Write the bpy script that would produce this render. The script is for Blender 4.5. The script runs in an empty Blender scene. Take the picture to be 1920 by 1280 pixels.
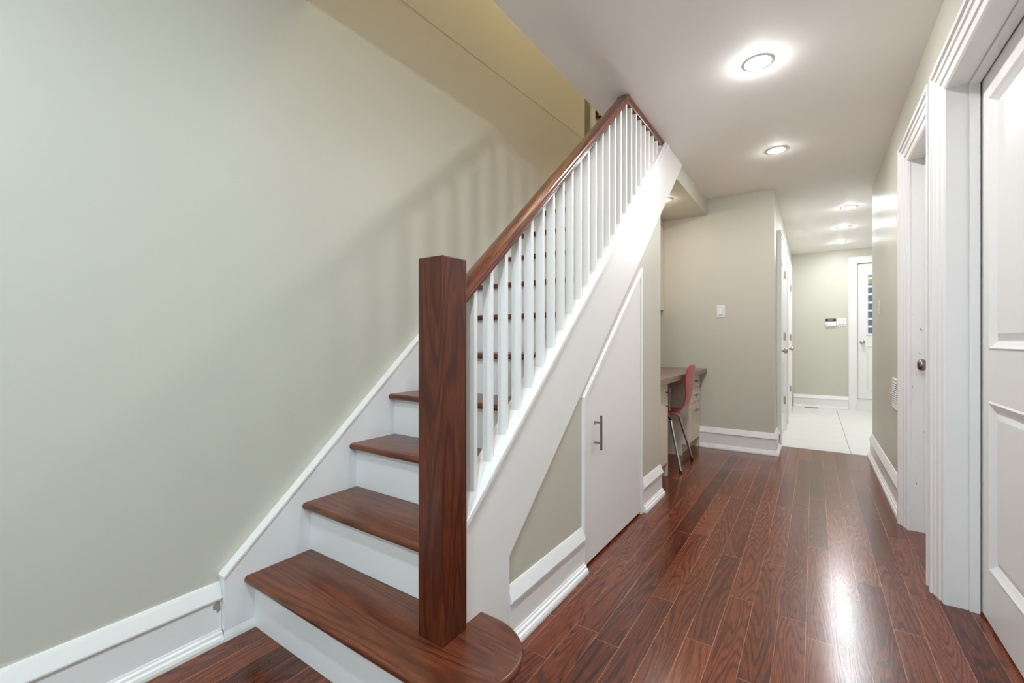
import bpy, bmesh, math, random
from mathutils import Vector, Matrix
random.seed(4)
S = bpy.context.scene
COL = S.collection

# ---------------------------------------------------------------- camera
FPX = 829.3
cd = bpy.data.cameras.new('camera'); cam = bpy.data.objects.new('camera', cd); COL.objects.link(cam)
cam.location = (0, 0, 1.04); cam.rotation_euler = (math.radians(90), 0, math.radians(34.31))
cd.sensor_fit = 'HORIZONTAL'; cd.sensor_width = 36; cd.lens = 36 * FPX / 1920; cd.clip_start = .02
S.camera = cam
# ---------------------------------------------------------------- view and world
S.view_settings.view_transform = 'Standard'
try: S.view_settings.look = 'None'
except Exception: pass
S.view_settings.gamma = 1; S.view_settings.use_curve_mapping = False
S.view_settings.exposure = 0.66
w = bpy.data.worlds.new('sky'); S.world = w; w.use_nodes = True
bg = w.node_tree.nodes['Background']; bg.inputs[0].default_value = (.86, .93, 1, 1); bg.inputs[1].default_value = 1.1
H = 2.44
# daylight also enters through the open window at the back of the room, behind the camera
LAMP = 440          # radiance of the downlight lenses, room
LAMP_FAR = 420      # rear hall lamps
LAMP_UP = 60

# ---------------------------------------------------------------- materials
def lin(c):
    return tuple(((x/255)/12.92 if x/255 <= .04045 else ((x/255+.055)/1.055)**2.4) for x in c) + (1,)
def mat(name, col, rough=.5, metal=0, spec=.5, bump=0, bscale=40, emit=None, es=0, vary=0, coat=0):
    m = bpy.data.materials.new(name); m.use_nodes = True; nt = m.node_tree; b = nt.nodes['Principled BSDF']
    c = lin(col); b.inputs['Base Color'].default_value = c
    b.inputs['Roughness'].default_value = rough; b.inputs['Metallic'].default_value = metal
    b.inputs['Specular IOR Level'].default_value = spec
    if coat: b.inputs['Coat Weight'].default_value = coat; b.inputs['Coat Roughness'].default_value = .12
    tc = nt.nodes.new('ShaderNodeTexCoord')
    if vary:
        n = nt.nodes.new('ShaderNodeTexNoise'); n.inputs['Scale'].default_value = 3; n.inputs['Detail'].default_value = 3
        mx = nt.nodes.new('ShaderNodeMix'); mx.data_type = 'RGBA'
        mx.inputs[6].default_value = tuple(x*(1-vary) for x in c[:3])+(1,); mx.inputs[7].default_value = tuple(min(1, x*(1+vary)) for x in c[:3])+(1,)
        nt.links.new(tc.outputs['Object'], n.inputs['Vector']); nt.links.new(n.outputs['Fac'], mx.inputs[0]); nt.links.new(mx.outputs[2], b.inputs['Base Color'])
    if bump:
        n = nt.nodes.new('ShaderNodeTexNoise'); n.inputs['Scale'].default_value = bscale; n.inputs['Detail'].default_value = 4
        bp = nt.nodes.new('ShaderNodeBump'); bp.inputs['Strength'].default_value = bump; bp.inputs['Distance'].default_value = .002
        nt.links.new(tc.outputs['Object'], n.inputs['Vector']); nt.links.new(n.outputs['Fac'], bp.inputs['Height']); nt.links.new(bp.outputs[0], b.inputs['Normal'])
    if emit: b.inputs['Emission Color'].default_value = lin(emit); b.inputs['Emission Strength'].default_value = es
    return m

class NG:
    """small helper to write node maths"""
    def __init__(s, m): s.nt = m.node_tree
    def n(s, t, **k):
        x = s.nt.nodes.new(t)
        for a, v in k.items(): setattr(x, a, v)
        return x
    def m(s, op, a, b=None, c=None):
        x = s.n('ShaderNodeMath', operation=op)
        for i, v in enumerate((a, b, c)):
            if v is None: continue
            if isinstance(v, (int, float)): x.inputs[i].default_value = v
            else: s.nt.links.new(v, x.inputs[i])
        return x.outputs[0]
    def l(s, a, b): s.nt.links.new(a, b)
    def ramp(s, f, stops):
        r = s.n('ShaderNodeValToRGB'); e = r.color_ramp.elements
        while len(e) < len(stops): e.new(.5)
        for x, (p, c) in zip(e, stops): x.position = p; x.color = c
        s.l(f, r.inputs[0]); return r.outputs[0]

def wood(name, dark, mid, light, axis='y', plank=0, rough=.25, vary=.35, freq=9, x0=0, strength=1.0, coat=.3, gw=1.0):
    m = bpy.data.materials.new(name); m.use_nodes = True; g = NG(m); b = g.nt.nodes['Principled BSDF']
    tc = g.n('ShaderNodeTexCoord'); sp = g.n('ShaderNodeSeparateXYZ'); g.l(tc.outputs['Object'], sp.inputs[0])
    o = {'x': sp.outputs[0], 'y': sp.outputs[1], 'z': sp.outputs[2]}
    along = o.get(axis)
    if axis == 's':
        o['s'] = g.m('ADD', g.m('MULTIPLY', o['y'], .752), g.m('MULTIPLY', o['z'], .659))
        along = o['s']; a1, a2 = o['x'], g.m('SUBTRACT', g.m('MULTIPLY', o['z'], .752), g.m('MULTIPLY', o['y'], .659))
    elif axis == 'y': a1, a2 = o['x'], o['z']
    elif axis == 'x': a1, a2 = o['y'], o['z']
    else: a1, a2 = o['x'], o['y']
    rnd = None
    if plank:
        u = g.m('DIVIDE', g.m('SUBTRACT', a1, x0), plank)
        iu = g.m('FLOOR', u); fu = g.m('SUBTRACT', u, iu)
        wn = g.n('ShaderNodeTexWhiteNoise', noise_dimensions='1D'); g.l(iu, wn.inputs['W'])
        L = g.m('ADD', .58, g.m('MULTIPLY', g.m('FRACT', g.m('MULTIPLY', wn.outputs['Value'], 17.7)), .85))
        v = g.m('DIVIDE', g.m('ADD', along, g.m('MULTIPLY', wn.outputs['Value'], 37.3)), L)
        iv = g.m('FLOOR', v); fv = g.m('SUBTRACT', v, iv)
        cb = g.n('ShaderNodeCombineXYZ'); g.l(iu, cb.inputs[0]); g.l(iv, cb.inputs[1])
        wn2 = g.n('ShaderNodeTexWhiteNoise', noise_dimensions='3D'); g.l(cb.outputs[0], wn2.inputs['Vector']); rnd = wn2.outputs['Value']
        eu = g.m('MINIMUM', fu, g.m('SUBTRACT', 1, fu)); ev = g.m('MINIMUM', fv, g.m('SUBTRACT', 1, fv))
        ju = g.m('LESS_THAN', g.m('MULTIPLY', eu, plank), .0010); jv = g.m('LESS_THAN', g.m('MULTIPLY', ev, L), .0011)
        joint = g.m('MAXIMUM', ju, jv)
    off = g.m('MULTIPLY', rnd, 41.0) if rnd is not None else 0.0
    def coords(s1, s2):
        c = g.n('ShaderNodeCombineXYZ'); g.l(g.m('ADD', g.m('MULTIPLY', a1, s1), off), c.inputs[0])
        g.l(g.m('ADD', g.m('MULTIPLY', along, s2), off), c.inputs[1]); g.l(g.m('MULTIPLY', a2, s1), c.inputs[2]); return c.outputs[0]
    def noise(vec, detail=2, dist=0, rough_=.5):
        n = g.n('ShaderNodeTexNoise'); n.inputs['Scale'].default_value = 1; n.inputs['Detail'].default_value = detail
        n.inputs['Roughness'].default_value = rough_; n.inputs['Distortion'].default_value = dist; g.l(vec, n.inputs['Vector']); return n.outputs['Fac']
    field = noise(coords(10*gw, 1.0*gw), .8, .25)
    rings = g.m('MULTIPLY', g.m('ADD', g.m('SINE', g.m('MULTIPLY', field, freq*6.283)), 1), .5)
    rings = g.m('POWER', rings, 3.2)
    pores = noise(coords(420, 14), 3, 0, .6)
    streak = noise(coords(30, 1.2), 3, .3)
    blotch = noise(coords(4, 1.0), 2)
    f = g.m('ADD', g.m('MULTIPLY', rings, -.26*strength), g.m('MULTIPLY', g.m('SUBTRACT', pores, .5), 1.0*strength))
    f = g.m('ADD', f, g.m('MULTIPLY', g.m('SUBTRACT', streak, .5), .22))
    f = g.m('ADD', f, g.m('MULTIPLY', g.m('SUBTRACT', blotch, .5), .35))
    f = g.m('ADD', f, .58)
    if rnd is not None: f = g.m('ADD', f, g.m('MULTIPLY', g.m('SUBTRACT', rnd, .5), vary))
    colr = g.ramp(f, [(0.12, lin(dark)), (.5, lin(mid)), (.92, lin(light))])
    out = colr
    if plank:
        mx = g.n('ShaderNodeMix', data_type='RGBA')
        tn = noise(coords(3, 2), 2)
        jc = g.ramp(tn, [(.30, lin((52, 24, 16))), (.48, lin((196, 142, 118)))])
        g.l(g.m('MULTIPLY', joint, g.m('ADD', .3, g.m('MULTIPLY', g.m('GREATER_THAN', tn, .50), .4))), mx.inputs[0]); g.l(colr, mx.inputs[6]); g.l(jc, mx.inputs[7]); out = mx.outputs[2]
    g.l(out, b.inputs['Base Color'])
    bp = g.n('ShaderNodeBump'); bp.inputs['Strength'].default_value = .25; bp.inputs['Distance'].default_value = .00035
    hgt = g.m('ADD', g.m('MULTIPLY', pores, .35), g.m('MULTIPLY', rings, -.12))
    if plank: hgt = g.m('ADD', hgt, g.m('MULTIPLY', joint, -2.0))
    g.l(hgt, bp.inputs['Height']); g.l(bp.outputs[0], b.inputs['Normal'])
    rr = g.m('ADD', rough-.05, g.m('MULTIPLY', blotch, .12)); g.l(rr, b.inputs['Roughness'])
    b.inputs['Coat Weight'].default_value = coat; b.inputs['Coat Roughness'].default_value = .16
    return m

M = {}
M['paint'] = mat('sage_wall_paint', (205, 202, 188), .42, spec=.45, bump=.06, bscale=220)
M['ceiling'] = mat('ceiling_paint', (250, 246, 242), .7, spec=.3, bump=.04, bscale=200)
M['trim'] = mat('white_trim_paint', (242, 240, 238), .35, spec=.45)
M['cream'] = mat('cream_cabinet_paint', (226, 214, 198), .45)
M['floor'] = wood('oak_strip_floor', (46, 16, 6), (98, 43, 22), (144, 76, 44), 'y', .0873, .21, .32, 20, -.024, coat=.15)
M['tread'] = wood('tread_wood', (48, 18, 7), (94, 43, 20), (138, 74, 40), 'x', 0, .28, 0, 16, gw=.75, strength=.85, coat=.2)
M['newel'] = wood('newel_wood', (32, 8, 1), (76, 25, 5), (142, 70, 30), 'z', 0, .36, 0, 12, strength=.6, gw=.9, coat=.08)
M['rail'] = wood('handrail_wood', (52, 18, 8), (100, 44, 25), (146, 78, 50), 's', 0, .22, 0, 9, strength=.7)
M['rail_flat'] = wood('ceiling_rail_wood', (52, 18, 8), (100, 44, 25), (146, 78, 50), 'y', 0, .22, 0, 9, strength=.7)
M['desk'] = wood('desk_laminate', (92, 74, 66), (122, 102, 92), (146, 126, 114), 'y', 0, .3, 0, 4, strength=.5, coat=.1)
M['red'] = mat('red_lacquer', (178, 34, 22), .28, spec=.5, coat=.4)
M['chrome'] = mat('chrome', (205, 203, 200), .12, 1)
M['steel'] = mat('brushed_nickel', (150, 138, 126), .3, 1)
M['rubber'] = mat('black_rubber', (18, 18, 20), .6)
M['plastic'] = mat('white_plastic', (238, 238, 238), .3)
M['dark'] = mat('dark_gap', (30, 26, 24), .8)
M['screen'] = mat('keypad_window', (44, 34, 34), .2)
M['lcd'] = mat('lcd_display', (120, 132, 122), .3)
M['brass'] = mat('worn_hinge_metal', (196, 188, 172), .35, 1)
M['grey'] = mat('grey_print', (130, 130, 130), .6)
M['concrete'] = mat('blue_grey_block', (136, 142, 164), .9, bump=.4, bscale=30, vary=.2)
M['mortar'] = mat('white_mortar', (215, 220, 228), .9)
M['leaf'] = mat('leaf_green', (190, 205, 165), .7, vary=.3)
M['scuff'] = mat('scuff_grey', (158, 152, 144), .8)
M['lamp'] = mat('lamp_lens', (255, 255, 255), .5, emit=(250, 250, 252), es=LAMP)
M['lampfar'] = mat('lamp_lens_cool', (255, 255, 255), .5, emit=(246, 250, 255), es=LAMP_FAR)
M['lampfirst'] = mat('lamp_lens_first', (255, 255, 255), .5, emit=(250, 250, 252), es=LAMP*.88)
M['lampmid'] = mat('lamp_lens_dimmer', (255, 255, 255), .5, emit=(250, 250, 252), es=LAMP*.66)
M['lampnear'] = mat('lamp_lens_brighter', (255, 255, 255), .5, emit=(250, 250, 252), es=LAMP*.6)
M['lampback'] = mat('lamp_lens_daylight', (255, 255, 255), .5, emit=(205, 236, 255), es=LAMP*2.9)
M['lampover'] = mat('lamp_lens_overhead', (255, 255, 255), .5, emit=(220, 241, 255), es=LAMP*1.75)
M['lampdesk'] = mat('lamp_lens_desk', (255, 255, 255), .5, emit=(255, 246, 232), es=LAMP*.7)
M['lampup'] = mat('upstairs_lamp_glass', (255, 255, 255), .5, emit=(255, 236, 206), es=LAMP_UP)
def glass():
    m = bpy.data.materials.new('window_glass'); m.use_nodes = True; b = m.node_tree.nodes['Principled BSDF']
    b.inputs['Transmission Weight'].default_value = 1; b.inputs['Roughness'].default_value = 0; b.inputs['IOR'].default_value = 1.05
    return m
M['glass'] = glass()
def tile():
    m = bpy.data.materials.new('white_floor_tile'); m.use_nodes = True; g = NG(m); b = g.nt.nodes['Principled BSDF']
    tc = g.n('ShaderNodeTexCoord'); sp = g.n('ShaderNodeSeparateXYZ'); g.l(tc.outputs['Object'], sp.inputs[0])
    u = g.m('DIVIDE', g.m('SUBTRACT', sp.outputs[0], .285), .61); iu = g.m('FLOOR', u); fu = g.m('SUBTRACT', u, iu)
    v = g.m('ADD', g.m('DIVIDE', sp.outputs[1], .34), g.m('MULTIPLY', iu, .4)); fv = g.m('FRACT', v)
    eu = g.m('MULTIPLY', g.m('MINIMUM', fu, g.m('SUBTRACT', 1, fu)), .61); ev = g.m('MULTIPLY', g.m('MINIMUM', fv, g.m('SUBTRACT', 1, fv)), .34)
    j = g.m('MAXIMUM', g.m('MULTIPLY', g.m('LESS_THAN', eu, .003), .9), g.m('MULTIPLY', g.m('LESS_THAN', ev, .0025), .35))
    mx = g.n('ShaderNodeMix', data_type='RGBA'); g.l(j, mx.inputs[0]); mx.inputs[6].default_value = lin((232, 231, 226)); mx.inputs[7].default_value = lin((120, 114, 106))
    g.l(mx.outputs[2], b.inputs['Base Color']); b.inputs['Roughness'].default_value = .3
    return m
M['tile'] = tile()

# ---------------------------------------------------------------- mesh helpers
def box(bm, x0, x1, y0, y1, z0, z1):
    vs = [bm.verts.new((x, y, z)) for x in (x0, x1) for y in (y0, y1) for z in (z0, z1)]
    for f in ((0,1,3,2),(4,6,7,5),(0,4,5,1),(2,3,7,6),(0,2,6,4),(1,5,7,3)): bm.faces.new([vs[i] for i in f])
    return vs
def prism(bm, pts, axis, a0, a1):
    """polygon pts extruded along axis between a0 and a1; pts hold the two other coordinates in xyz order"""
    def P(p, a): return {'x': (a, p[0], p[1]), 'y': (p[0], a, p[1]), 'z': (p[0], p[1], a)}[axis]
    A = [bm.verts.new(P(p, a0)) for p in pts]; B = [bm.verts.new(P(p, a1)) for p in pts]; n = len(pts)
    bm.faces.new(A); bm.faces.new(B[::-1])
    for i in range(n): bm.faces.new((A[i], A[(i+1) % n], B[(i+1) % n], B[i]))
def loft(bm, rings, cap=True):
    R = [[bm.verts.new(p) for p in r] for r in rings]; n = len(R[0])
    for a, b in zip(R, R[1:]):
        for i in range(n): bm.faces.new((a[i], a[(i+1) % n], b[(i+1) % n], b[i]))
    if cap: bm.faces.new(R[0][::-1]); bm.faces.new(R[-1])
def tube(bm, pts, r, seg=14):
    pts = [Vector(p) for p in pts]; rs = r if isinstance(r, (list, tuple)) else [r]*len(pts); rings = []
    up = None
    for i, p in enumerate(pts):
        d = (pts[min(i+1, len(pts)-1)]-pts[max(i-1, 0)]).normalized()
        if up is None: up = Vector((0, 0, 1)) if abs(d.z) < .9 else Vector((1, 0, 0))
        s = d.cross(up).normalized(); up = s.cross(d).normalized()
        rings.append([p+(s*math.cos(t)+up*math.sin(t))*rs[i] for t in [2*math.pi*k/seg for k in range(seg)]])
    loft(bm, rings)
def lathe(bm, c, axis, prof, seg=24):
    """prof: (distance along axis, radius)"""
    c = Vector(c); a = Vector(axis).normalized(); s = a.orthogonal().normalized(); t = a.cross(s); rings = []
    for d, r in prof: rings.append([c+a*d+(s*math.cos(2*math.pi*k/seg)+t*math.sin(2*math.pi*k/seg))*max(r, 1e-4) for k in range(seg)])
    loft(bm, rings)
def sweep(bm, path, prof, fn, closed=False):
    """prof (a,b): a offset to the left of the path in its plane, b out of plane; fn((p,q),b) -> 3-D"""
    n = len(path); secs = []
    for i in range(n):
        p = Vector(path[i])
        dp = (p-Vector(path[i-1])).normalized() if (i > 0 or closed) else None
        dn = (Vector(path[(i+1) % n])-p).normalized() if (i < n-1 or closed) else None
        if dp is None: dp = dn
        if dn is None: dn = dp
        n1 = Vector((-dp.y, dp.x)); n2 = Vector((-dn.y, dn.x)); mt = (n1+n2).normalized(); mt = mt/max(.2, mt.dot(n1))
        secs.append([bm.verts.new(fn(p+mt*a, b)) for a, b in prof])
    k = len(prof)
    for i in range(n if closed else n-1):
        A = secs[i]; B = secs[(i+1) % n]
        for j in range(k): bm.faces.new((A[j], A[(j+1) % k], B[(j+1) % k], B[j]))
    if not closed: bm.faces.new(secs[0]); bm.faces.new(secs[-1][::-1])
def obj(name, bm, material, parent=None, smooth=False, bevel=0, seg=2):
    bmesh.ops.recalc_face_normals(bm, faces=bm.faces)
    me = bpy.data.meshes.new(name); bm.to_mesh(me); bm.free(); me.materials.append(material)
    if smooth:
        for p in me.polygons: p.use_smooth = True
        try: me.set_sharp_from_angle(angle=math.radians(38))
        except Exception: pass
    o = bpy.data.objects.new(name, me); COL.objects.link(o)
    if bevel:
        b = o.modifiers.new('bevel', 'BEVEL'); b.width = bevel; b.segments = seg; b.limit_method = 'ANGLE'; b.angle_limit = math.radians(40)
    if parent: o.parent = parent; o.location = -parent.location if parent.parent is None else Vector()
    return o
def thing(name, label, cat, loc=(0, 0, 0), group=None, kind=None):
    o = bpy.data.objects.new(name, None); COL.objects.link(o); o.location = loc; o.empty_display_size = .1
    o['label'] = label; o['category'] = cat
    if group: o['group'] = group
    if kind: o['kind'] = kind
    return o
def struct(name, bm, m, label=None, **k):
    o = obj(name, bm, m, **k); o['kind'] = 'structure'
    if label: o['label'] = label
    return o
def nb(): return bmesh.new()
def boxes(*bs):
    bm = nb()
    for b in bs: box(bm, *b)
    return bm

# ---------------------------------------------------------------- setting
XL, XR, XM, XA = -1.725, .44, -.87, -.30       # left wall, right wall, under-stair wall, hall wall beyond the alcove
YF, YA, YT = 8.45, 4.70, 5.15
FLO = boxes((-1.86, XR+.3, -3.1, YT, -.06, 0))
struct('floor', FLO, M['floor'], 'reddish brown oak strip floor of the hallway')
struct('floor_tile', boxes((-.42, 1.75, YT, 8.7, -.06, .001)), M['tile'], 'white tiled floor of the rear hall')
CE = boxes((-1.86, .60, -3.1, 1.03, H, 2.74), (-1.09, .60, 1.03, 2.66, H, 2.74), (-.935, .60, 2.66, 3.62, H, 2.74),
           (-3.3, -1.86, 3.62, 4.42, H, 2.74), (-1.86, .60, 3.62, 5.05, H, 2.74), (-1.86, 1.75, 5.05, 8.7, H, 2.74))
struct('ceiling', CE, M['ceiling'], 'smooth off white ceiling of the hallway')
struct('wall_left', boxes((XL-.13, XL, -3.1, 4.83, 0, 2.9)), M['paint'], 'tall sage grey wall beside the stairs')
bm = nb(); prism(bm, [(1.0, 2.74), (3.70, 2.872), (3.70, 5.2), (1.0, 5.2)], 'x', XL-.12, XL+.0015)
struct('wall_upper_left', bm, M['paint'], 'upper part of the stairwell wall above a fine seam')
struct('wall_upper_hall', boxes((-3.3, -.9, 4.30, 4.42, 2.74, 5.2), (-3.3, XL-.12, 3.58, 3.70, 2.74, 5.2), (-3.42, -3.3, 3.58, 4.42, 2.74, 5.2)), M['paint'], 'upstairs hall wall seen through the stairwell')
struct('wall_upper_right', boxes((-.93, -.83, 1.0, 4.42, 2.74, 5.2), (XL, -.93, .92, 1.0, 2.74, 5.2)), M['paint'], 'stairwell wall above the hallway ceiling')
struct('ceiling_upper', boxes((-3.42, -.83, .9, 4.42, 5.2, 5.3)), M['ceiling'], 'ceiling high above the stairwell')
# right wall with two door openings
D1 = (1.53, 2.408); D2 = (2.66, 3.246); DT = 2.045
def wall_x(bm, x0, x1, y0, y1, z0, z1, holes):
    y = y0
    for a, b, t in holes:
        box(bm, x0, x1, y, a, z0, z1); box(bm, x0, x1, a, b, t, z1); y = b
    box(bm, x0, x1, y, y1, z0, z1)
bm = nb(); wall_x(bm, XR, XR+.12, -3.1, 5.17, 0, H, [(D1[0]-.021, D1[1]+.021, DT+.018), (D2[0]-.021, D2[1]+.021, DT+.018)])
struct('wall_right', bm, M['paint'], 'sage wall on the right with two doorways')
bm = nb(); wall_x(bm, XA-.12, XA, YA+.12, YF, 0, H, [(5.19, 6.02, 2.04), (6.72, 7.55, 2.04)])
struct('wall_hall_left', bm, M['paint'], 'left wall of the rear hall with two doors')
struct('wall_alcove_back', boxes((XL, XA, YA, YA+.12, 0, H)), M['paint'], 'grey beige wall behind the desk alcove')
bm = nb(); box(bm, -.42, .54, YF, YF+.14, 0, H); box(bm, .54, 1.40, YF, YF+.14, 2.215, H); box(bm, .54, 1.40, YF, YF+.14, 0, .17); box(bm, 1.40, 1.75, YF, YF+.14, 0, H)
struct('wall_far', bm, M['paint'], 'far wall of the rear hall with the outside door')
struct('wall_hall_right', boxes((1.65, 1.75, 5.17, YF, 0, H), (XR+.12, 1.65, 5.05, 5.17, 0, H)), M['paint'], 'hidden right side of the rear hall')
struct('wall_back', boxes((-1.86, -1.6, -3.1, -3.0, 0, H), (.32, .6, -3.1, -3.0, 0, H), (-1.6, .32, -3.1, -3.0, 0, .5), (-1.6, .32, -3.1, -3.0, 2.2, H)), M['paint'], 'wall behind the camera with a window')
wf = nb(); sweep(wf, [(-1.6, .5), (.32, .5), (.32, 2.2), (-1.6, 2.2)], [(0, 0), (.05, 0), (.05, .06), (0, .06)], lambda p, b: (p.x, -3.1+b, p.y), True); box(wf, -.665, -.615, -3.09, -3.05, .54, 2.16)
struct('window_1', wf, M['trim'], 'window frame behind the camera')
# wall under the stairs (stops at the alcove)
bm = nb()
SL = .8777
def under(y): return .308 + SL*(y-1.242)          # lower edge of the outer stringer
DY0, DY1 = 1.862, 2.640                            # cupboard opening
def dtop(y): return .775 + .838*(y-DY0)
prism(bm, [(1.242, 0), (DY0, 0), (DY0, .775), (DY1, dtop(DY1)), (DY1, 0), (3.085, 0), (3.085, under(3.085)+.03), (1.242, under(1.242)+.03)], 'x', -.945, XM)
struct('wall_under_stairs', bm, M['paint'], 'beige triangular wall under the staircase')
struct('wall_alcove_left', boxes((XL, -.945, 2.985, 3.085, 0, 1.9)), M['paint'], 'side wall of the desk alcove under the stairs')
bm = nb(); prism(bm, [(3.0, 1.86), (3.45, 2.29), (4.70, 2.29), (4.70, H), (3.52, H), (3.0, 1.96)], 'x', XL, XM-.07)
prism(bm, [(3.50, 2.29), (4.70, 2.29), (4.70, H), (3.67, H)], 'x', XM-.07, XM)
struct('ceiling_alcove', bm, M['paint'], 'dropped ceiling box over the desk alcove')

# ---------------------------------------------------------------- baseboards
BASE = [(0, 0), (.040, 0), (.040, .010), (.036, .020), (.030, .024), (.028, .032), (.022, .036), (.020, .042), (.017, .042), (.017, .142), (.026, .147), (.026, .152), (.010, .192), (.006, .200), (0, .200)]
def base(name, path, label, prof=BASE, mtl='trim'):
    bm = nb(); sweep(bm, path, [(-a, b) for a, b in prof], lambda p, b: (p.x, p.y, b))
    return struct(name, bm, M[mtl], label)
# the path runs so that the room lies on its right-hand side
o = base('baseboard_left', [(XL, -3.0), (XL, .703)], 'tall white baseboard along the left wall')
bm = nb(); prism(bm, [(.676, .128), (.690, .140), (.699, .137), (.701, .105), (.690, .098), (.686, .112), (.678, .116)], 'x', XL+.0168, XL+.0175)
obj('scuff_mark', bm, M['scuff'], o)
bm = nb(); sweep(bm, [(XL+.036, .7028), (XL+.036, .8058)], [(-a, b) for a, b in [(0, 0), (.006, 0), (.006, .010), (.004, .020), (0, .036)]], lambda p, b: (p.x, p.y, b))
struct('trim_1', bm, M['trim'], 'shoe moulding at the foot of the wall stringer')
base('baseboard_under_stairs', [(XM-.003, 1.243), (XM-.003, 1.832)], 'tall white baseboard before the cupboard door')
base('baseboard_alcove_corner', [(XM-.003, 2.672), (XM-.003, 3.075)], 'short white baseboard after the cupboard door')
base('baseboard_alcove_back', [(-.94, YA), (XA, YA), (XA, 5.085)], 'white baseboard under the alcove light switch')
base('baseboard_far', [(XA+.03, YF), (.435, YF)], 'white baseboard on the far hall wall')
base('baseboard_right', [(XR, 5.17), (XR, 3.35)], 'white baseboard below the wall vent')
base('baseboard_near_right', [(XR, 1.42), (XR, -3.0)], 'white baseboard beside the nearest door')

# ---------------------------------------------------------------- doors
CAS = [(0, 0), (0, .010), (.006, .016), (.030, .018), (.034, .024), (.062, .026), (.066, .032), (.080, .034), (.084, .042), (.098, .044), (.105, .040), (.105, 0)]
def casing(parent, fn, s0, s1, top, z0=0, prof=CAS, name='casing'):
    bm = nb(); sweep(bm, [(s0, z0), (s0, top), (s1, top), (s1, z0)], prof, fn); return obj(name, bm, M['trim'], parent)
def panel_slab(parent, fn, s0, s1, z0, z1, panels, th=.035, m='trim', name='door_slab'):
    """slab front at b=0, back at b=-th; panels (s0,s1,z0,z1) sunk by 12 mm with moulding and a raised field"""
    bm = nb()
    def bx(a0, a1, c0, c1, b0, b1):
        vs = [bm.verts.new(fn(Vector((a, c)), b)) for a in (a0, a1) for c in (c0, c1) for b in (b0, b1)]
        for f in ((0,1,3,2),(4,6,7,5),(0,4,5,1),(2,3,7,6),(0,2,6,4),(1,5,7,3)): bm.faces.new([vs[i] for i in f])
    bx(s0, s1, z0, z1, -th, -.014)
    if panels:
        ps = sorted(panels, key=lambda p: p[2]); z = z0
        for p in ps: bx(s0, s1, z, p[2], -.014, 0); z = p[3]
        bx(s0, s1, z, z1, -.014, 0)
        for p in ps:
            bx(s0, p[0], p[2], p[3], -.014, 0); bx(p[1], s1, p[2], p[3], -.014, 0)
    else: bx(s0, s1, z0, z1, -.014, 0)
    o = obj(name, bm, M[m], parent)
    for p in panels:
        bm = nb()
        loop = [(p[0], p[2]), (p[1], p[2]), (p[1], p[3]), (p[0], p[3])]
        sweep(bm, loop, [(0, -.014), (0, .001), (.006, .004), (.010, .001), (.016, -.004), (.030, -.013), (.030, -.014)], fn, True)
        i = .058
        lo = [(p[0]+.034, p[2]+.034), (p[1]-.034, p[2]+.034), (p[1]-.034, p[3]-.034), (p[0]+.034, p[3]-.034)]
        vs1 = [bm.verts.new(fn(Vector(q), -.0139)) for q in lo]
        lo2 = [(p[0]+i, p[2]+i), (p[1]-i, p[2]+i), (p[1]-i, p[3]-i), (p[0]+i, p[3]-i)]
        vs2 = [bm.verts.new(fn(Vector(q), -.006)) for q in lo2]
        for k in range(4): bm.faces.new((vs1[k], vs1[(k+1) % 4], vs2[(k+1) % 4], vs2[k]))
        bm.faces.new(vs2)
        c = obj('door_panel', bm, M[m], o); c.location = (0, 0, 0)
    return o
def knob(parent, c, axis, m='steel', r=.027, name='door_knob'):
    bm = nb(); lathe(bm, c, axis, [(0, .030), (.004, .031), (.008, .026), (.010, .012), (.014, .0095), (.030, .0095), (.036, .014), (.042, r*.82), (.050, r*.98), (.058, r), (.066, r*.9), (.072, r*.6), (.074, .002)])
    o = obj(name, bm, M[m], parent, smooth=True); return o
def hinge(parent, c, d):
    bm = nb(); lathe(bm, (c[0], c[1], c[2]-.045), (0, 0, 1), [(0, .006), (.09, .006)], 10); box(bm, c[0]-.010, c[0]-.002, c[1]-.012, c[1]+.012, c[2]-.044, c[2]+.044)
    return obj('hinge', bm, M['brass'], parent, smooth=True)

fR = lambda p, b: (XR-b, p.x, p.y)        # right wall, seen from the hallway, b towards the hallway
# door_1, nearest
d = thing('door_1', 'white panelled door nearest on the right, cut by the picture edge', 'door', (XR, 2.0, 0), kind='structure')
casing(d, fR, D1[0], D1[1], 2.035)
bm = nb(); box(bm, .4402, .525, D1[1]+.003, D1[1]+.0205, 0, 2.038); box(bm, .4402, .525, D1[0]-.0205, D1[0]-.003, 0, 2.038); box(bm, .4402, .525, D1[0]-.0205, D1[1]+.0205, 2.038, 2.06)
obj('jamb', bm, M['trim'], d)
bm = nb(); sweep(bm, [(D1[0], 0), (D1[0], 2.035), (D1[1], 2.035), (D1[1], 0)], [(.0025, -.055), (-.010, -.055), (-.010, -.085), (.0025, -.085)], fR); obj('door_stop', bm, M['trim'], d, bevel=.002)
fD = lambda p, b: (.530-b, p.x, p.y)
s = panel_slab(d, fD, 1.515, 2.435, .012, 2.062, [(1.64, 2.315, 1.010, 1.932), (1.64, 2.315, .205, .822)])
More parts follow.
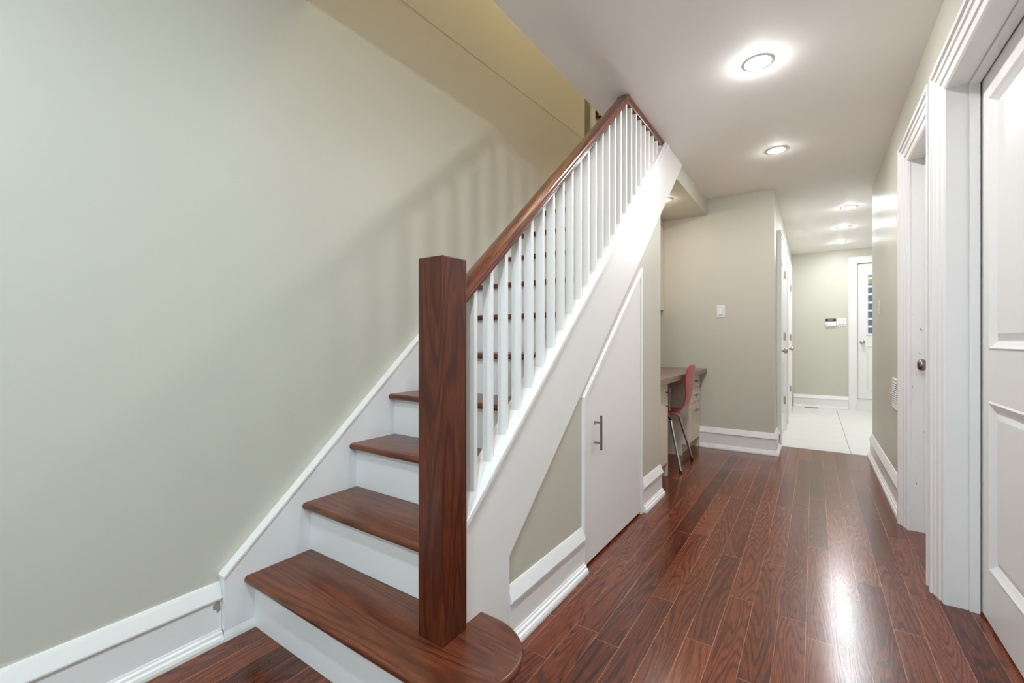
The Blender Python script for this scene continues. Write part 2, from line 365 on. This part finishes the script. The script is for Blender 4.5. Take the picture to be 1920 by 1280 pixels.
# door_2
d = thing('door_2', 'narrow white door set back in the right wall, worn at its edge, with round knob', 'door', (XR, 2.95, 0), kind='structure')
casing(d, fR, D2[0], D2[1], 2.035)
bm = nb(); box(bm, .4402, .525, D2[1]+.003, D2[1]+.0205, 0, 2.038); box(bm, .4402, .525, D2[0]-.0205, D2[0]-.003, 0, 2.038); box(bm, .4402, .525, D2[0]-.0205, D2[1]+.0205, 2.038, 2.06)
obj('jamb', bm, M['trim'], d)
bm = nb(); sweep(bm, [(D2[0], 0), (D2[0], 2.035), (D2[1], 2.035), (D2[1], 0)], [(.0025, -.055), (-.010, -.055), (-.010, -.085), (.0025, -.085)], fR); obj('door_stop', bm, M['trim'], d, bevel=.002)
s = panel_slab(d, fD, 2.645, 3.262, .012, 2.062, [(2.76, 3.14, 1.01, 1.932), (2.76, 3.14, .205, .822)])
k = knob(d, (.530, 3.175, .915), (-1, 0, 0), 'steel', .031)
# small scuffs on the far jamb
bm = nb(); rs = random.Random(3)
for q in range(20):
    x = rs.uniform(.445, .515); z = rs.uniform(.08, 1.5); a = rs.uniform(.0012, .003); bb = rs.choice([.0015, .002, .012])
    box(bm, x, x+a, D2[1]-.0006, D2[1]+.001, z, z+bb)
obj('scuff_mark', bm, M['scuff'], d)

# hall doors on x=XA, b towards +x
fH = lambda p, b: (XA+b, p.x, p.y)
CH = [(a*.95, b*.85) for a, b in CAS]
def hall_door(name, y0, y1, label):
    d = thing(name, label, 'door', (XA, (y0+y1)/2, 0), kind='structure')
    casing(d, fH, y0, y1, 2.04, prof=CH)
    panel_slab(d, lambda p, b: (XA+.012+b, p.x, p.y), y0+.003, y1-.003, .012, 2.037, [(y0+.12, y1-.12, 1.02, 1.92), (y0+.12, y1-.12, .21, .82)])
    knob(d, (XA+.012, y0+.065, .945), (1, 0, 0), 'brass', .029)
    for z in (.36, 1.10, 1.81): hinge(d, (XA+.026, y1+.004, z), 1)
hall_door('door_3', 5.19, 6.02, 'nearer white door on the left of the rear hall')
hall_door('door_4', 6.72, 7.55, 'farther white door on the left of the rear hall')
# exterior door, b towards -y
fE = lambda p, b: (p.x, YF-b, p.y)
d = thing('door_5', 'white outside door with a glazed light at the end of the hall', 'door', (.95, YF, 0), kind='structure')
bm = nb(); sweep(bm, [(.54, 0), (.54, 2.215), (1.40, 2.215), (1.40, 0)], [(0, 0), (0, .016), (.008, .020), (.085, .024), (.098, .028), (.104, .024), (.104, 0)], fE); obj('casing', bm, M['trim'], d)
bm = nb(); box(bm, .541, 1.399, YF-.02, YF+.1, 0, .168); box(bm, .541, 1.399, YF-.026, YF+.1, .162, .172); obj('sill', bm, M['trim'], d)
# slab with window hole
gx0, gx1, gz0, gz1 = .665, 1.275, 1.155, 2.04
bm = nb(); yb0, yb1 = YF+.022, YF+.062
for b_ in ((.546, gx0, .182, 2.208), (gx1, 1.394, .182, 2.208), (gx0, gx1, .182, gz0), (gx0, gx1, gz1, 2.208)): box(bm, b_[0], b_[1], yb0, yb1, b_[2], b_[3])
sl = obj('door_slab', bm, M['trim'], d)
bm = nb(); sweep(bm, [(gx0, gz0), (gx1, gz0), (gx1, gz1), (gx0, gz1)], [(-.022, 0), (.004, 0), (.004, .012), (-.012, .014), (-.022, .006)], lambda p, b: (p.x, yb0-b, p.y), True)
sweep(bm, [(.65, .30), (1.29, .30), (1.29, .98), (.65, .98)], [(0, 0), (.02, 0), (.014, .008), (.006, .008)], lambda p, b: (p.x, yb0-b, p.y), True)
o = obj('glazing_frame', bm, M['trim'], sl); o.location = (0, 0, 0)
bm = nb()
for i in range(7):
    z = 1.26+i*.121; box(bm, gx0, gx1, yb0+.004, yb0+.014, z-.014, z+.014)
o = obj('glazing_bar', bm, M['trim'], sl); o.location = (0, 0, 0)
bm = nb(); box(bm, gx0, gx1, yb0+.018, yb0+.024, gz0, gz1); o = obj('glass_pane', bm, M['glass'], sl); o.location = (0, 0, 0)
knob(d, (.603, yb0, 1.032), (0, -1, 0), 'brass', .028)
bm = nb(); box(bm, .537, .545, YF-.004, YF+.02, .97, 1.05); obj('strike_plate', bm, M['brass'], d)
# outdoors behind the glass
wl = boxes((-.5, 3.2, 9.75, 9.95, 0, 2.02)); ow = struct('wall_outside', wl, M['concrete'], 'blue grey wall outside the glazed door')
bm = nb(); ico = bmesh.ops.create_icosphere(bm, subdivisions=4, radius=.45)
rs = random.Random(2)
for v in bm.verts: v.co = v.co*(1+rs.uniform(-.18, .18)); v.co.x *= 1.6; v.co.z *= .6; v.co += Vector((1.0, 10.6, 2.15))
o = obj('shrub', bm, M['leaf']); o['label'] = 'green shrub outside above the wall, seen through the door glass'; o['category'] = 'shrub'
bm = boxes((-.6, 3.4, 8.6, 12, -.1, 0.0)); struct('ground_outside', bm, M['concrete'], 'paving outside the rear door')
bm = nb(); prism(bm, [(9.95, 0), (11.4, 0), (11.4, 1.95), (9.95, 1.95)], 'x', -.5, 3.2); struct('ground_bank', bm, M['leaf'], 'planted bank behind the outside wall')

# cupboard door under the stairs
fU = lambda p, b: (XM+b, p.x, p.y)
d = thing('door_6', 'low white cupboard door with a slanted top under the stairs', 'door', (XM, 2.25, 0), kind='structure')
bm = nb(); a, b_ = DY0, DY1
sweep(bm, [(a, 0), (a, dtop(a)), (b_, dtop(b_)), (b_, 0)], [(0, -.004), (0, .012), (.004, .014), (.024, .014), (.028, .010), (.028, -.004)], fU); obj('casing', bm, M['trim'], d)
bm = nb(); prism(bm, [(a+.004, .014), (b_-.004, .014), (b_-.004, dtop(b_)-.010), (a+.004, dtop(a)-.003)], 'x', XM-.018, XM+.006)
obj('door_slab', bm, M['trim'], d, bevel=.0015)
bm = nb(); yh = 1.963
tube(bm, [(XM+.040, yh, .527), (XM+.040, yh, .690)], .0065); tube(bm, [(XM+.004, yh, .560), (XM+.040, yh, .560)], .005); tube(bm, [(XM+.004, yh, .657), (XM+.040, yh, .657)], .005)
obj('door_handle', bm, M['steel'], d, smooth=True)

# ---------------------------------------------------------------- staircase
R, G = .197, .2175
st = thing('staircase', 'straight wooden staircase with brown treads, white risers and balustrade', 'staircase', (-1.3, .9, 0))
SX0, SX1 = -1.6885, -.93
def nose_prof(y, z, th=.027):
    """side outline (y,z) of a tread with a rounded nose"""
    r = th/2; pts = []
    for k in range(9):
        t = math.pi/2+math.pi*k/8; pts.append((y+r+r*math.cos(t), z-r+r*math.sin(t)))
    return pts
for k in range(2, 14):
    y = .770+(k-1)*G; z = k*R
    bm = nb(); prism(bm, nose_prof(y, z)+[(y+G+.036, z-.027), (y+G+.036, z)], 'x', SX0, SX1); obj('tread', bm, M['tread'], st, smooth=True)
    bm = nb(); box(bm, SX0, SX1, y+.036, y+.050, z-R+.0005, z-.027); obj('riser', bm, M['trim'], st)
# starting step with a bullnose end
cx, cy_, rx, ry = -.80, .932, .170, .162
def outline(inset):
    pts = [(SX0, .770+inset), (-.80, .770+inset)]
    for q in range(1, 24):
        t = -math.pi/2+math.pi*q/24; pts.append((cx+(rx-inset)*math.cos(t), cy_+(ry-inset)*math.sin(t)))
    pts += [(cx, cy_+ry-inset), (-.859, cy_+ry-inset), (-.859, 1.004), (-.93, 1.004), (-.93, 1.0225), (SX0, 1.0225)]
    return pts
bm = nb(); rings = []
for zz, ins in ((.170, .010), (.1725, .004), (.178, .0008), (.1835, 0), (.189, .0008), (.1945, .004), (.197, .010)):
    rings.append([(x, y, zz) for x, y in outline(ins)])
loft(bm, rings); obj('tread', bm, M['tread'], st, smooth=True)
bm = nb(); prism(bm, outline(.036), 'z', 0, .170); obj('riser', bm, M['trim'], st, smooth=True)
# top riser
y = .770+13*G; bm = nb(); box(bm, SX0, SX1, y+.036, y+.050, 13*R, 2.74); obj('riser', bm, M['trim'], st)
# wall stringer
def sk(y): return .223+.903*(y-.703) if y < 1.6 else 1.033+.862*(y-1.6)
bm = nb(); prism(bm, [(.704, .037), (.80, .037), (1.0, 0), (3.3, 2.0), (3.6, 2.6), (3.58, sk(3.58)), (1.6, sk(1.6)), (.704, sk(.704))], 'x', XL+.001, -1.6885); obj('wall_stringer', bm, M['trim'], st)
bm = nb(); prism(bm, [(.700, sk(.700)-.004), (1.6, sk(1.6)-.004), (3.58, sk(3.58)-.004), (3.58, sk(3.58)+.006), (1.6, sk(1.6)+.006), (.700, sk(.700)+.006)], 'x', XL+.001, -1.683); obj('stringer_bead', bm, M['trim'], st)
# outer stringer and its cap
def capt(y): return .570+.873*(y-1.073)
bm = nb(); prism(bm, [(1.002, .0), (1.242, .0), (1.242, under(1.242)), (3.655, 2.4385), (3.17, 2.4385), (1.002, capt(1.002)-.028)], 'x', -.93, -.858); obj('outer_stringer', bm, M['trim'], st)
yt = 1.073+(H-.002-.570)/.873
bm = nb(); prism(bm, [(1.002, capt(1.002)-.026), (1.002, capt(1.002)), (yt, H-.002), (yt+.028, H-.002)], 'x', -.938, -.846); obj('stringer_cap', bm, M['trim'], st, bevel=.003)
bm = nb(); prism(bm, [(1.002, capt(1.002)-.046), (1.002, capt(1.002)-.026), (yt+.028, H-.002), (yt+.05, H-.002)], 'x', -.858, -.853); obj('cap_moulding', bm, M['trim'], st)
# newel post
bm = nb(); box(bm, -.939, -.842, .897, .999, .197, 1.279)
nw = obj('newel_post', bm, M['newel'], st, bevel=.0035, seg=3)
# handrail
RC = -.8955
SEC = [(-.033, -.014), (-.030, -.005), (-.018, -.0005), (0, 0), (.018, -.0005), (.030, -.005), (.033, -.014), (.033, -.024), (.029, -.028), (.031, -.033), (.031, -.037), (.024, -.043), (.022, -.055), (-.022, -.055), (-.024, -.043), (-.031, -.037), (-.031, -.033), (-.029, -.028), (-.033, -.024)]
def railtop(y): return 1.182+.876*(y-1.0)
bm = nb(); y0 = 1.0; A = []; B = []
for dx, dz in SEC:
    A.append((RC+dx, y0, railtop(y0)+dz)); ye = y0+(H-.001-railtop(y0)-dz)/.876; B.append((RC+dx, ye, H-.001))
loft(bm, [A, B]); obj('handrail', bm, M['rail'], st, smooth=True)
bm = nb(); prism(bm, [(-.930, 2.397), (-.874, 2.397), (-.868, 2.405), (-.868, 2.412), (-.872, 2.418), (-.866, 2.424), (-.866, 2.4385), (-.930, 2.4385)], 'y', 2.44, yt-.04)
obj('ceiling_rail', bm, M['rail_flat'], st, smooth=True)
# balusters: build one, place the rest
i = 0
while True:
    ya_ = 1.073+.0845*i; yb_ = ya_+.0175
    if capt(ya_) > 2.35: break
    t0 = min(railtop(ya_)-.054, 2.3975); t1 = min(railtop(yb_)-.054, 2.3975)
    bm = nb(); prism(bm, [(ya_, capt(ya_)), (yb_, capt(yb_)), (yb_, t1), (ya_, t0)], 'x', -.909, -.875)
    obj('baluster', bm, M['trim'], st, bevel=.0012, seg=1); i += 1

# ---------------------------------------------------------------- recessed ceiling lights
def downlight(x, y, z, m, label, group, r=.046, dome=0):
    t = thing('ceiling_light', label, 'ceiling light', (x, y, z), group)
    bm = nb(); prof = [(r, 0.000), (r, -.004), (r+.004, -.006), (r+.016, -.004), (r+.018, 0.000)]
    rings = [[(x+a*math.cos(q*math.pi/16), y+a*math.sin(q*math.pi/16), z+b) for a, b in prof] for q in range(32)]
    V = [[bm.verts.new(p) for p in rr] for rr in rings]
    for q in range(32):
        for j in range(4): bm.faces.new((V[q][j], V[(q+1) % 32][j], V[(q+1) % 32][j+1], V[q][j+1]))
    obj('trim_ring', bm, M['plastic'], t, smooth=True)
    bm = nb(); lathe(bm, (x, y, z), (0, 0, -1), [(.0005, r-.002), (.003+.004*dome, r-.004), (.009+.005*dome, r*.74), (.014+.006*dome, r*.4), (.016+.006*dome, .002)]); obj('lens', bm, M[m], t, smooth=True)
    return t
downlight(-.232, 2.529, H, 'lampfirst', 'brightest recessed ceiling light, nearest above the hallway', 'hallway downlights', dome=.8)
downlight(-.225, 3.764, H, 'lampmid', 'recessed ceiling light above the hallway before the desk alcove', 'hallway downlights')
downlight(-.232, -1.15, H, 'lampback', 'recessed ceiling light behind the viewer near the window', 'hallway downlights')
downlight(-.232, .05, H, 'lampover', 'recessed ceiling light straight above the viewer', 'hallway downlights')
downlight(-.232, 1.29, H, 'lampnear', 'recessed ceiling light over the first steps, outside the picture', 'hallway downlights')
downlight(.303, 5.785, H, 'lampfar', 'nearest of the three recessed lights in the rear hall', 'rear hall downlights')
downlight(.303, 6.775, H, 'lampfar', 'middle of the three recessed lights in the rear hall', 'rear hall downlights')
downlight(.308, 7.769, H, 'lampfar', 'farthest of the three recessed lights in the rear hall, by the end wall', 'rear hall downlights')
downlight(-1.075, 3.985, 2.29, 'lampdesk', 'recessed light under the dropped ceiling over the desk', None, .03)
t = thing('ceiling_lamp', 'warm ceiling lamp high above the stairwell', 'ceiling lamp', (-1.35, 2.4, 5.2))
bm = nb(); lathe(bm, (-1.35, 2.4, 5.2), (0, 0, -1), [(0, .17), (.03, .18), (.07, .15), (.10, .08), (.11, .002)]); obj('lamp_shade', bm, M['lampup'], t, smooth=True)

# ---------------------------------------------------------------- upstairs details seen through the stairwell
bm = nb(); box(bm, -1.932, -1.868, 4.27, 4.30, 2.74, 4.9); box(bm, -1.925, -1.905, 4.262, 4.27, 2.74, 4.9)
struct('trim_2', bm, M['trim'], 'white door casing upstairs beyond the stairwell')
bm = nb(); box(bm, -1.866, -1.842, 4.265, 4.30, 3.355, 3.95); box(bm, -1.866, -1.55, 4.265, 4.30, 3.95, 3.98); box(bm, -1.57, -1.55, 4.265, 4.30, 3.355, 3.95); box(bm, -1.842, -1.57, 4.265, 4.30, 3.355, 3.365)
o = obj('picture_frame', bm, M['newel']); o['label'] = 'thin dark upright frame upstairs beside the white casing'; o['category'] = 'picture frame'

# ---------------------------------------------------------------- desk alcove
XF = -.935
def bar_handle(parent, c, axis, L, out=.030, r=.005, m='steel'):
    """bar handle in front of a face looking +x; parented to a door or drawer part"""
    x, y, z = c; bm = nb(); h = L/2; e = h*.62
    if axis == 'z':
        tube(bm, [(x+out, y, z-h), (x+out, y, z+h)], r, 10)
        for q in (-e, e): tube(bm, [(x-.001, y, z+q), (x+out, y, z+q)], r*.8, 8)
    else:
        tube(bm, [(x+out, y-h, z), (x+out, y+h, z)], r, 10)
        for q in (-e, e): tube(bm, [(x-.001, y+q, z), (x+out, y+q, z)], r*.8, 8)
    o = obj('handle', bm, M[m], parent, smooth=True)
    if parent.parent: o.location = (0, 0, 0)
    return o
t = thing('desk_cabinet', 'cream base cabinet with one door left of the red chair under the desk', 'cabinet', (-1.3, 3.31, 0))
obj('carcass', boxes((XL+.002, XF-.02, 3.088, 3.51, .10, .732), (XL+.002, XF-.075, 3.088, 3.50, 0, .10), (XL+.002, XF-.004, 3.50, 3.53, 0, .732)), M['cream'], t)
dd = obj('door', boxes((XF-.019, XF, 3.09, 3.497, .105, .730)), M['cream'], t, bevel=.001)
bar_handle(dd, (XF, 3.455, .60), 'z', .17)
t = thing('drawer_cabinet', 'cream drawer pedestal against the back wall under the desk', 'cabinet', (-1.3, 4.45, 0))
obj('carcass', boxes((XL+.002, XF-.02, 4.215, 4.66, .10, .732), (XL+.002, XF-.075, 4.235, 4.66, 0, .10), (XL+.002, XF-.060, 4.215, 4.235, 0, .10), (XL+.002, XF, 4.66, 4.682, 0, .732)), M['cream'], t)
for z0, z1, hz in ((.602, .728, .665), (.466, .598, .535), (.108, .462, .395)):
    dd = obj('drawer', boxes((XF-.019, XF, 4.217, 4.657, z0, z1)), M['cream'], t, bevel=.001)
    bar_handle(dd, (XF, 4.44, hz), 'y', .13)
o = obj('worktop', boxes((XL+.002, -.872, 3.088, 4.697, .733, .776)), M['desk'], bevel=.003); o['label'] = 'grey brown laminate desk top in the alcove under the stairs'; o['category'] = 'worktop'
t = thing('wall_cabinet', 'narrow visible strip of cream wall cabinet above the desk', 'cabinet', (-1.5, 3.9, 1.36))
obj('carcass', boxes((XL+.002, -1.312, 3.10, 4.697, 1.362, 2.235)), M['cream'], t)
obj('filler_panel', boxes((XL+.002, -1.292, 3.10, 4.697, 2.243, 2.288)), M['cream'], t)
for q in range(3):
    dd = obj('door', boxes((-1.311, -1.291, 3.10+q*.5325, 3.10+(q+1)*.5325-.004, 1.362, 2.235)), M['cream'], t, bevel=.001)

# ---------------------------------------------------------------- red shell chair
ch = thing('chair', 'red moulded shell chair with chromed legs pulled up to the desk', 'chair', (-1.10, 3.87, 0))
ang = math.radians(181.5)
def chp(f, s, z):     # f forward, s sideways
    c, n = math.cos(ang), math.sin(ang); return Vector((-1.105+f*c-s*n, 3.847+f*n+s*c, z))
line = [(.215, .425, .150), (.205, .440, .185), (.15, .447, .205), (.08, .445, .215), (0, .442, .215), (-.07, .444, .205), (-.14, .450, .185), (-.190, .462, .160), (-.222, .487, .135), (-.240, .525, .115), (-.250, .570, .112), (-.259, .62, .135), (-.265, .67, .165), (-.270, .72, .185), (-.274, .77, .188), (-.278, .81, .172), (-.281, .838, .130), (-.283, .852, .070)]
bm = nb(); W = 14; grid = []
for i_, (f, z, hw) in enumerate(line):
    row = []
    tt = i_/(len(line)-1)
    for j in range(W+1):
        u = -1+2*j/W; s = u*hw
        cup = .014*u*u*(hw/.2)
        if z < .50 and i_ < 8: p = chp(f, s, z+cup*.55)
        else: p = chp(f+cup, s, z)
        row.append(bm.verts.new(p))
    grid.append(row)
for a, b in zip(grid, grid[1:]):
    for j in range(W): bm.faces.new((a[j], a[j+1], b[j+1], b[j]))
sh = obj('seat_shell', bm, M['red'], ch, smooth=True)
so = sh.modifiers.new('thick', 'SOLIDIFY'); so.thickness = .010; so.offset = 0
sb = sh.modifiers.new('sub', 'SUBSURF'); sb.levels = 1; sb.render_levels = 2
for sf in (1, -1):
    for ss in (1, -1):
        foot = (.225 if sf > 0 else -.235, ss*.225); k0 = (.05*sf, ss*.05)
        kn = (.165 if sf > 0 else -.135, ss*.135)
        pts = [chp(k0[0], k0[1], .420), chp(kn[0]*.8, kn[1]*.8, .414), chp(kn[0]*.95, kn[1]*.97, .408), chp(kn[0]*1.06, kn[1]*1.08, .388), chp(kn[0]*1.10, kn[1]*1.13, .36), chp(foot[0], foot[1], .02)]
        bm = nb(); tube(bm, pts, [.0085, .0095, .010, .0105, .0105, .008], 14); lg = obj('leg', bm, M['chrome'], ch, smooth=True)
        bm = nb(); p = chp(foot[0], foot[1], 0); dv = (pts[-1]-pts[-2]).normalized()
        lathe(bm, p-dv*.001, -dv, [(0.0, .010), (.003, .0125), (.028, .012), (.034, .009)], 14); o = obj('foot_cap', bm, M['rubber'], lg, smooth=True); o.location = (0, 0, 0)
bm = nb(); lathe(bm, chp(0, 0, .410), (0, 0, 1), [(0, .06), (.006, .075), (.022, .075), (.026, .06)]); obj('leg_hub', bm, M['chrome'], ch, smooth=True)

# ---------------------------------------------------------------- wall fittings
# rocker switch in the alcove
def rocker(name, label, fn, s, z, gangs=1, wdt=.072, hgt=.118):
    t = thing(name, label, 'light switch', fn(Vector((s, z-hgt/2)), 0))
    bm = nb(); w2 = wdt/2
    def bx(bm, a0, a1, c0, c1, b0, b1):
        vs = [bm.verts.new(fn(Vector((a, c)), b)) for a in (a0, a1) for c in (c0, c1) for b in (b0, b1)]
        for f in ((0,1,3,2),(4,6,7,5),(0,4,5,1),(2,3,7,6),(0,2,6,4),(1,5,7,3)): bm.faces.new([vs[i] for i in f])
    bx(bm, s-w2, s+w2, z-hgt/2, z+hgt/2, 0, .006); obj('cover_plate', bm, M['plastic'], t, bevel=.002)
    pitch = wdt/gangs if gangs > 1 else 0
    for g_ in range(gangs):
        c = s+(g_-(gangs-1)/2)*.8*pitch if gangs > 1 else s
        hw = .0165 if gangs == 1 else min(.0165, wdt/gangs*.34)
        bm = nb(); vs = []
        for a, cc, b in ((c-hw, z-.033, .013), (c+hw, z-.033, .013), (c+hw, z+.033, .007), (c-hw, z+.033, .007)): vs.append((a, cc, b))
        A = [bm.verts.new(fn(Vector((a, cc)), b)) for a, cc, b in vs]; B = [bm.verts.new(fn(Vector((a, cc)), .005)) for a, cc, b in vs]
        bm.faces.new(A)
        for q in range(4): bm.faces.new((A[q], A[(q+1) % 4], B[(q+1) % 4], B[q]))
        obj('rocker', bm, M['plastic'], t)
        bm = nb(); bx(bm, c-hw-.0012, c+hw+.0012, z-.0355, z+.0345, .0058, .0064); obj('rocker_gap', bm, M['grey'], t)
    return t
rocker('light_switch', 'single white rocker switch on the alcove back wall', lambda p, b: (p.x, YA-b, p.y), -.747, 1.333)
rocker('light_switch', 'white rocker switch on the right wall above the vent', lambda p, b: (XR-b, p.x, p.y), 4.60, 1.315)
rocker('light_switch', 'wide white switch plate beside the alarm keypad on the far wall', lambda p, b: (p.x, YF-b, p.y), .352, 1.335, 4, .118, .118)
# alarm keypad
t = thing('alarm_keypad', 'white alarm keypad with dark display on the far hall wall', 'keypad', (.217, YF, 1.27))
obj('housing', boxes((.148, .284, YF-.026, YF, 1.273, 1.396)), M['plastic'], t, bevel=.004)
obj('display_window', boxes((.150, .282, YF-.0275, YF-.025, 1.352, 1.394)), M['screen'], t)
obj('display', boxes((.180, .246, YF-.0285, YF-.027, 1.360, 1.386)), M['lcd'], t)
bm = boxes((.162, .172, YF-.0268, YF-.0255, 1.306, 1.311), (.174, .181, YF-.0268, YF-.0255, 1.306, 1.311), (.183, .192, YF-.0268, YF-.0255, 1.306, 1.311)); obj('printed_mark', bm, M['grey'], t)
obj('flap_line', boxes((.150, .282, YF-.0265, YF-.0255, 1.3475, 1.3488)), M['grey'], t)
# wall vent on the right wall
t = thing('wall_vent', 'white louvred air vent low on the right wall', 'vent', (XR, 3.73, .60))
y0, y1, z0, z1 = 3.565, 3.875, .602, .800
bm = nb(); sweep(bm, [(y0, z0), (y1, z0), (y1, z1), (y0, z1)], [(0, 0), (.026, 0), (.026, .005), (.004, .009), (0, .004)], lambda p, b: (XR-b, p.x, p.y), True); obj('frame', bm, M['plastic'], t)
obj('backing', boxes((XR-.0015, XR-.0005, y0+.02, y1-.02, z0+.02, z1-.02)), M['dark'], t)
bm = nb(); n = 11
for q in range(n):
    z = z0+.030+(z1-z0-.06)*q/(n-1); prism(bm, [(XR-.002, z+.0040), (XR-.0075, z-.0010), (XR-.0075, z-.0022), (XR-.002, z+.0028)], 'y', y0+.022, y1-.022)
obj('louvre', bm, M['plastic'], t)
bm = nb(); box(bm, XR-.018, XR-.006, y1-.018, y1-.012, .695, .70); obj('damper_lever', bm, M['plastic'], t)
# floor register
bm = boxes((-.125, .06, 8.335, 8.398, .001, .005)); o = obj('floor_register', bm, M['steel']); o['label'] = 'small grey floor register in the white tiles by the far wall'; o['category'] = 'vent'
bm = nb()
for q in range(9): box(bm, -.115+q*.019, -.106+q*.019, 8.343, 8.39, .005, .0056)
obj('slot', bm, M['dark'], o)
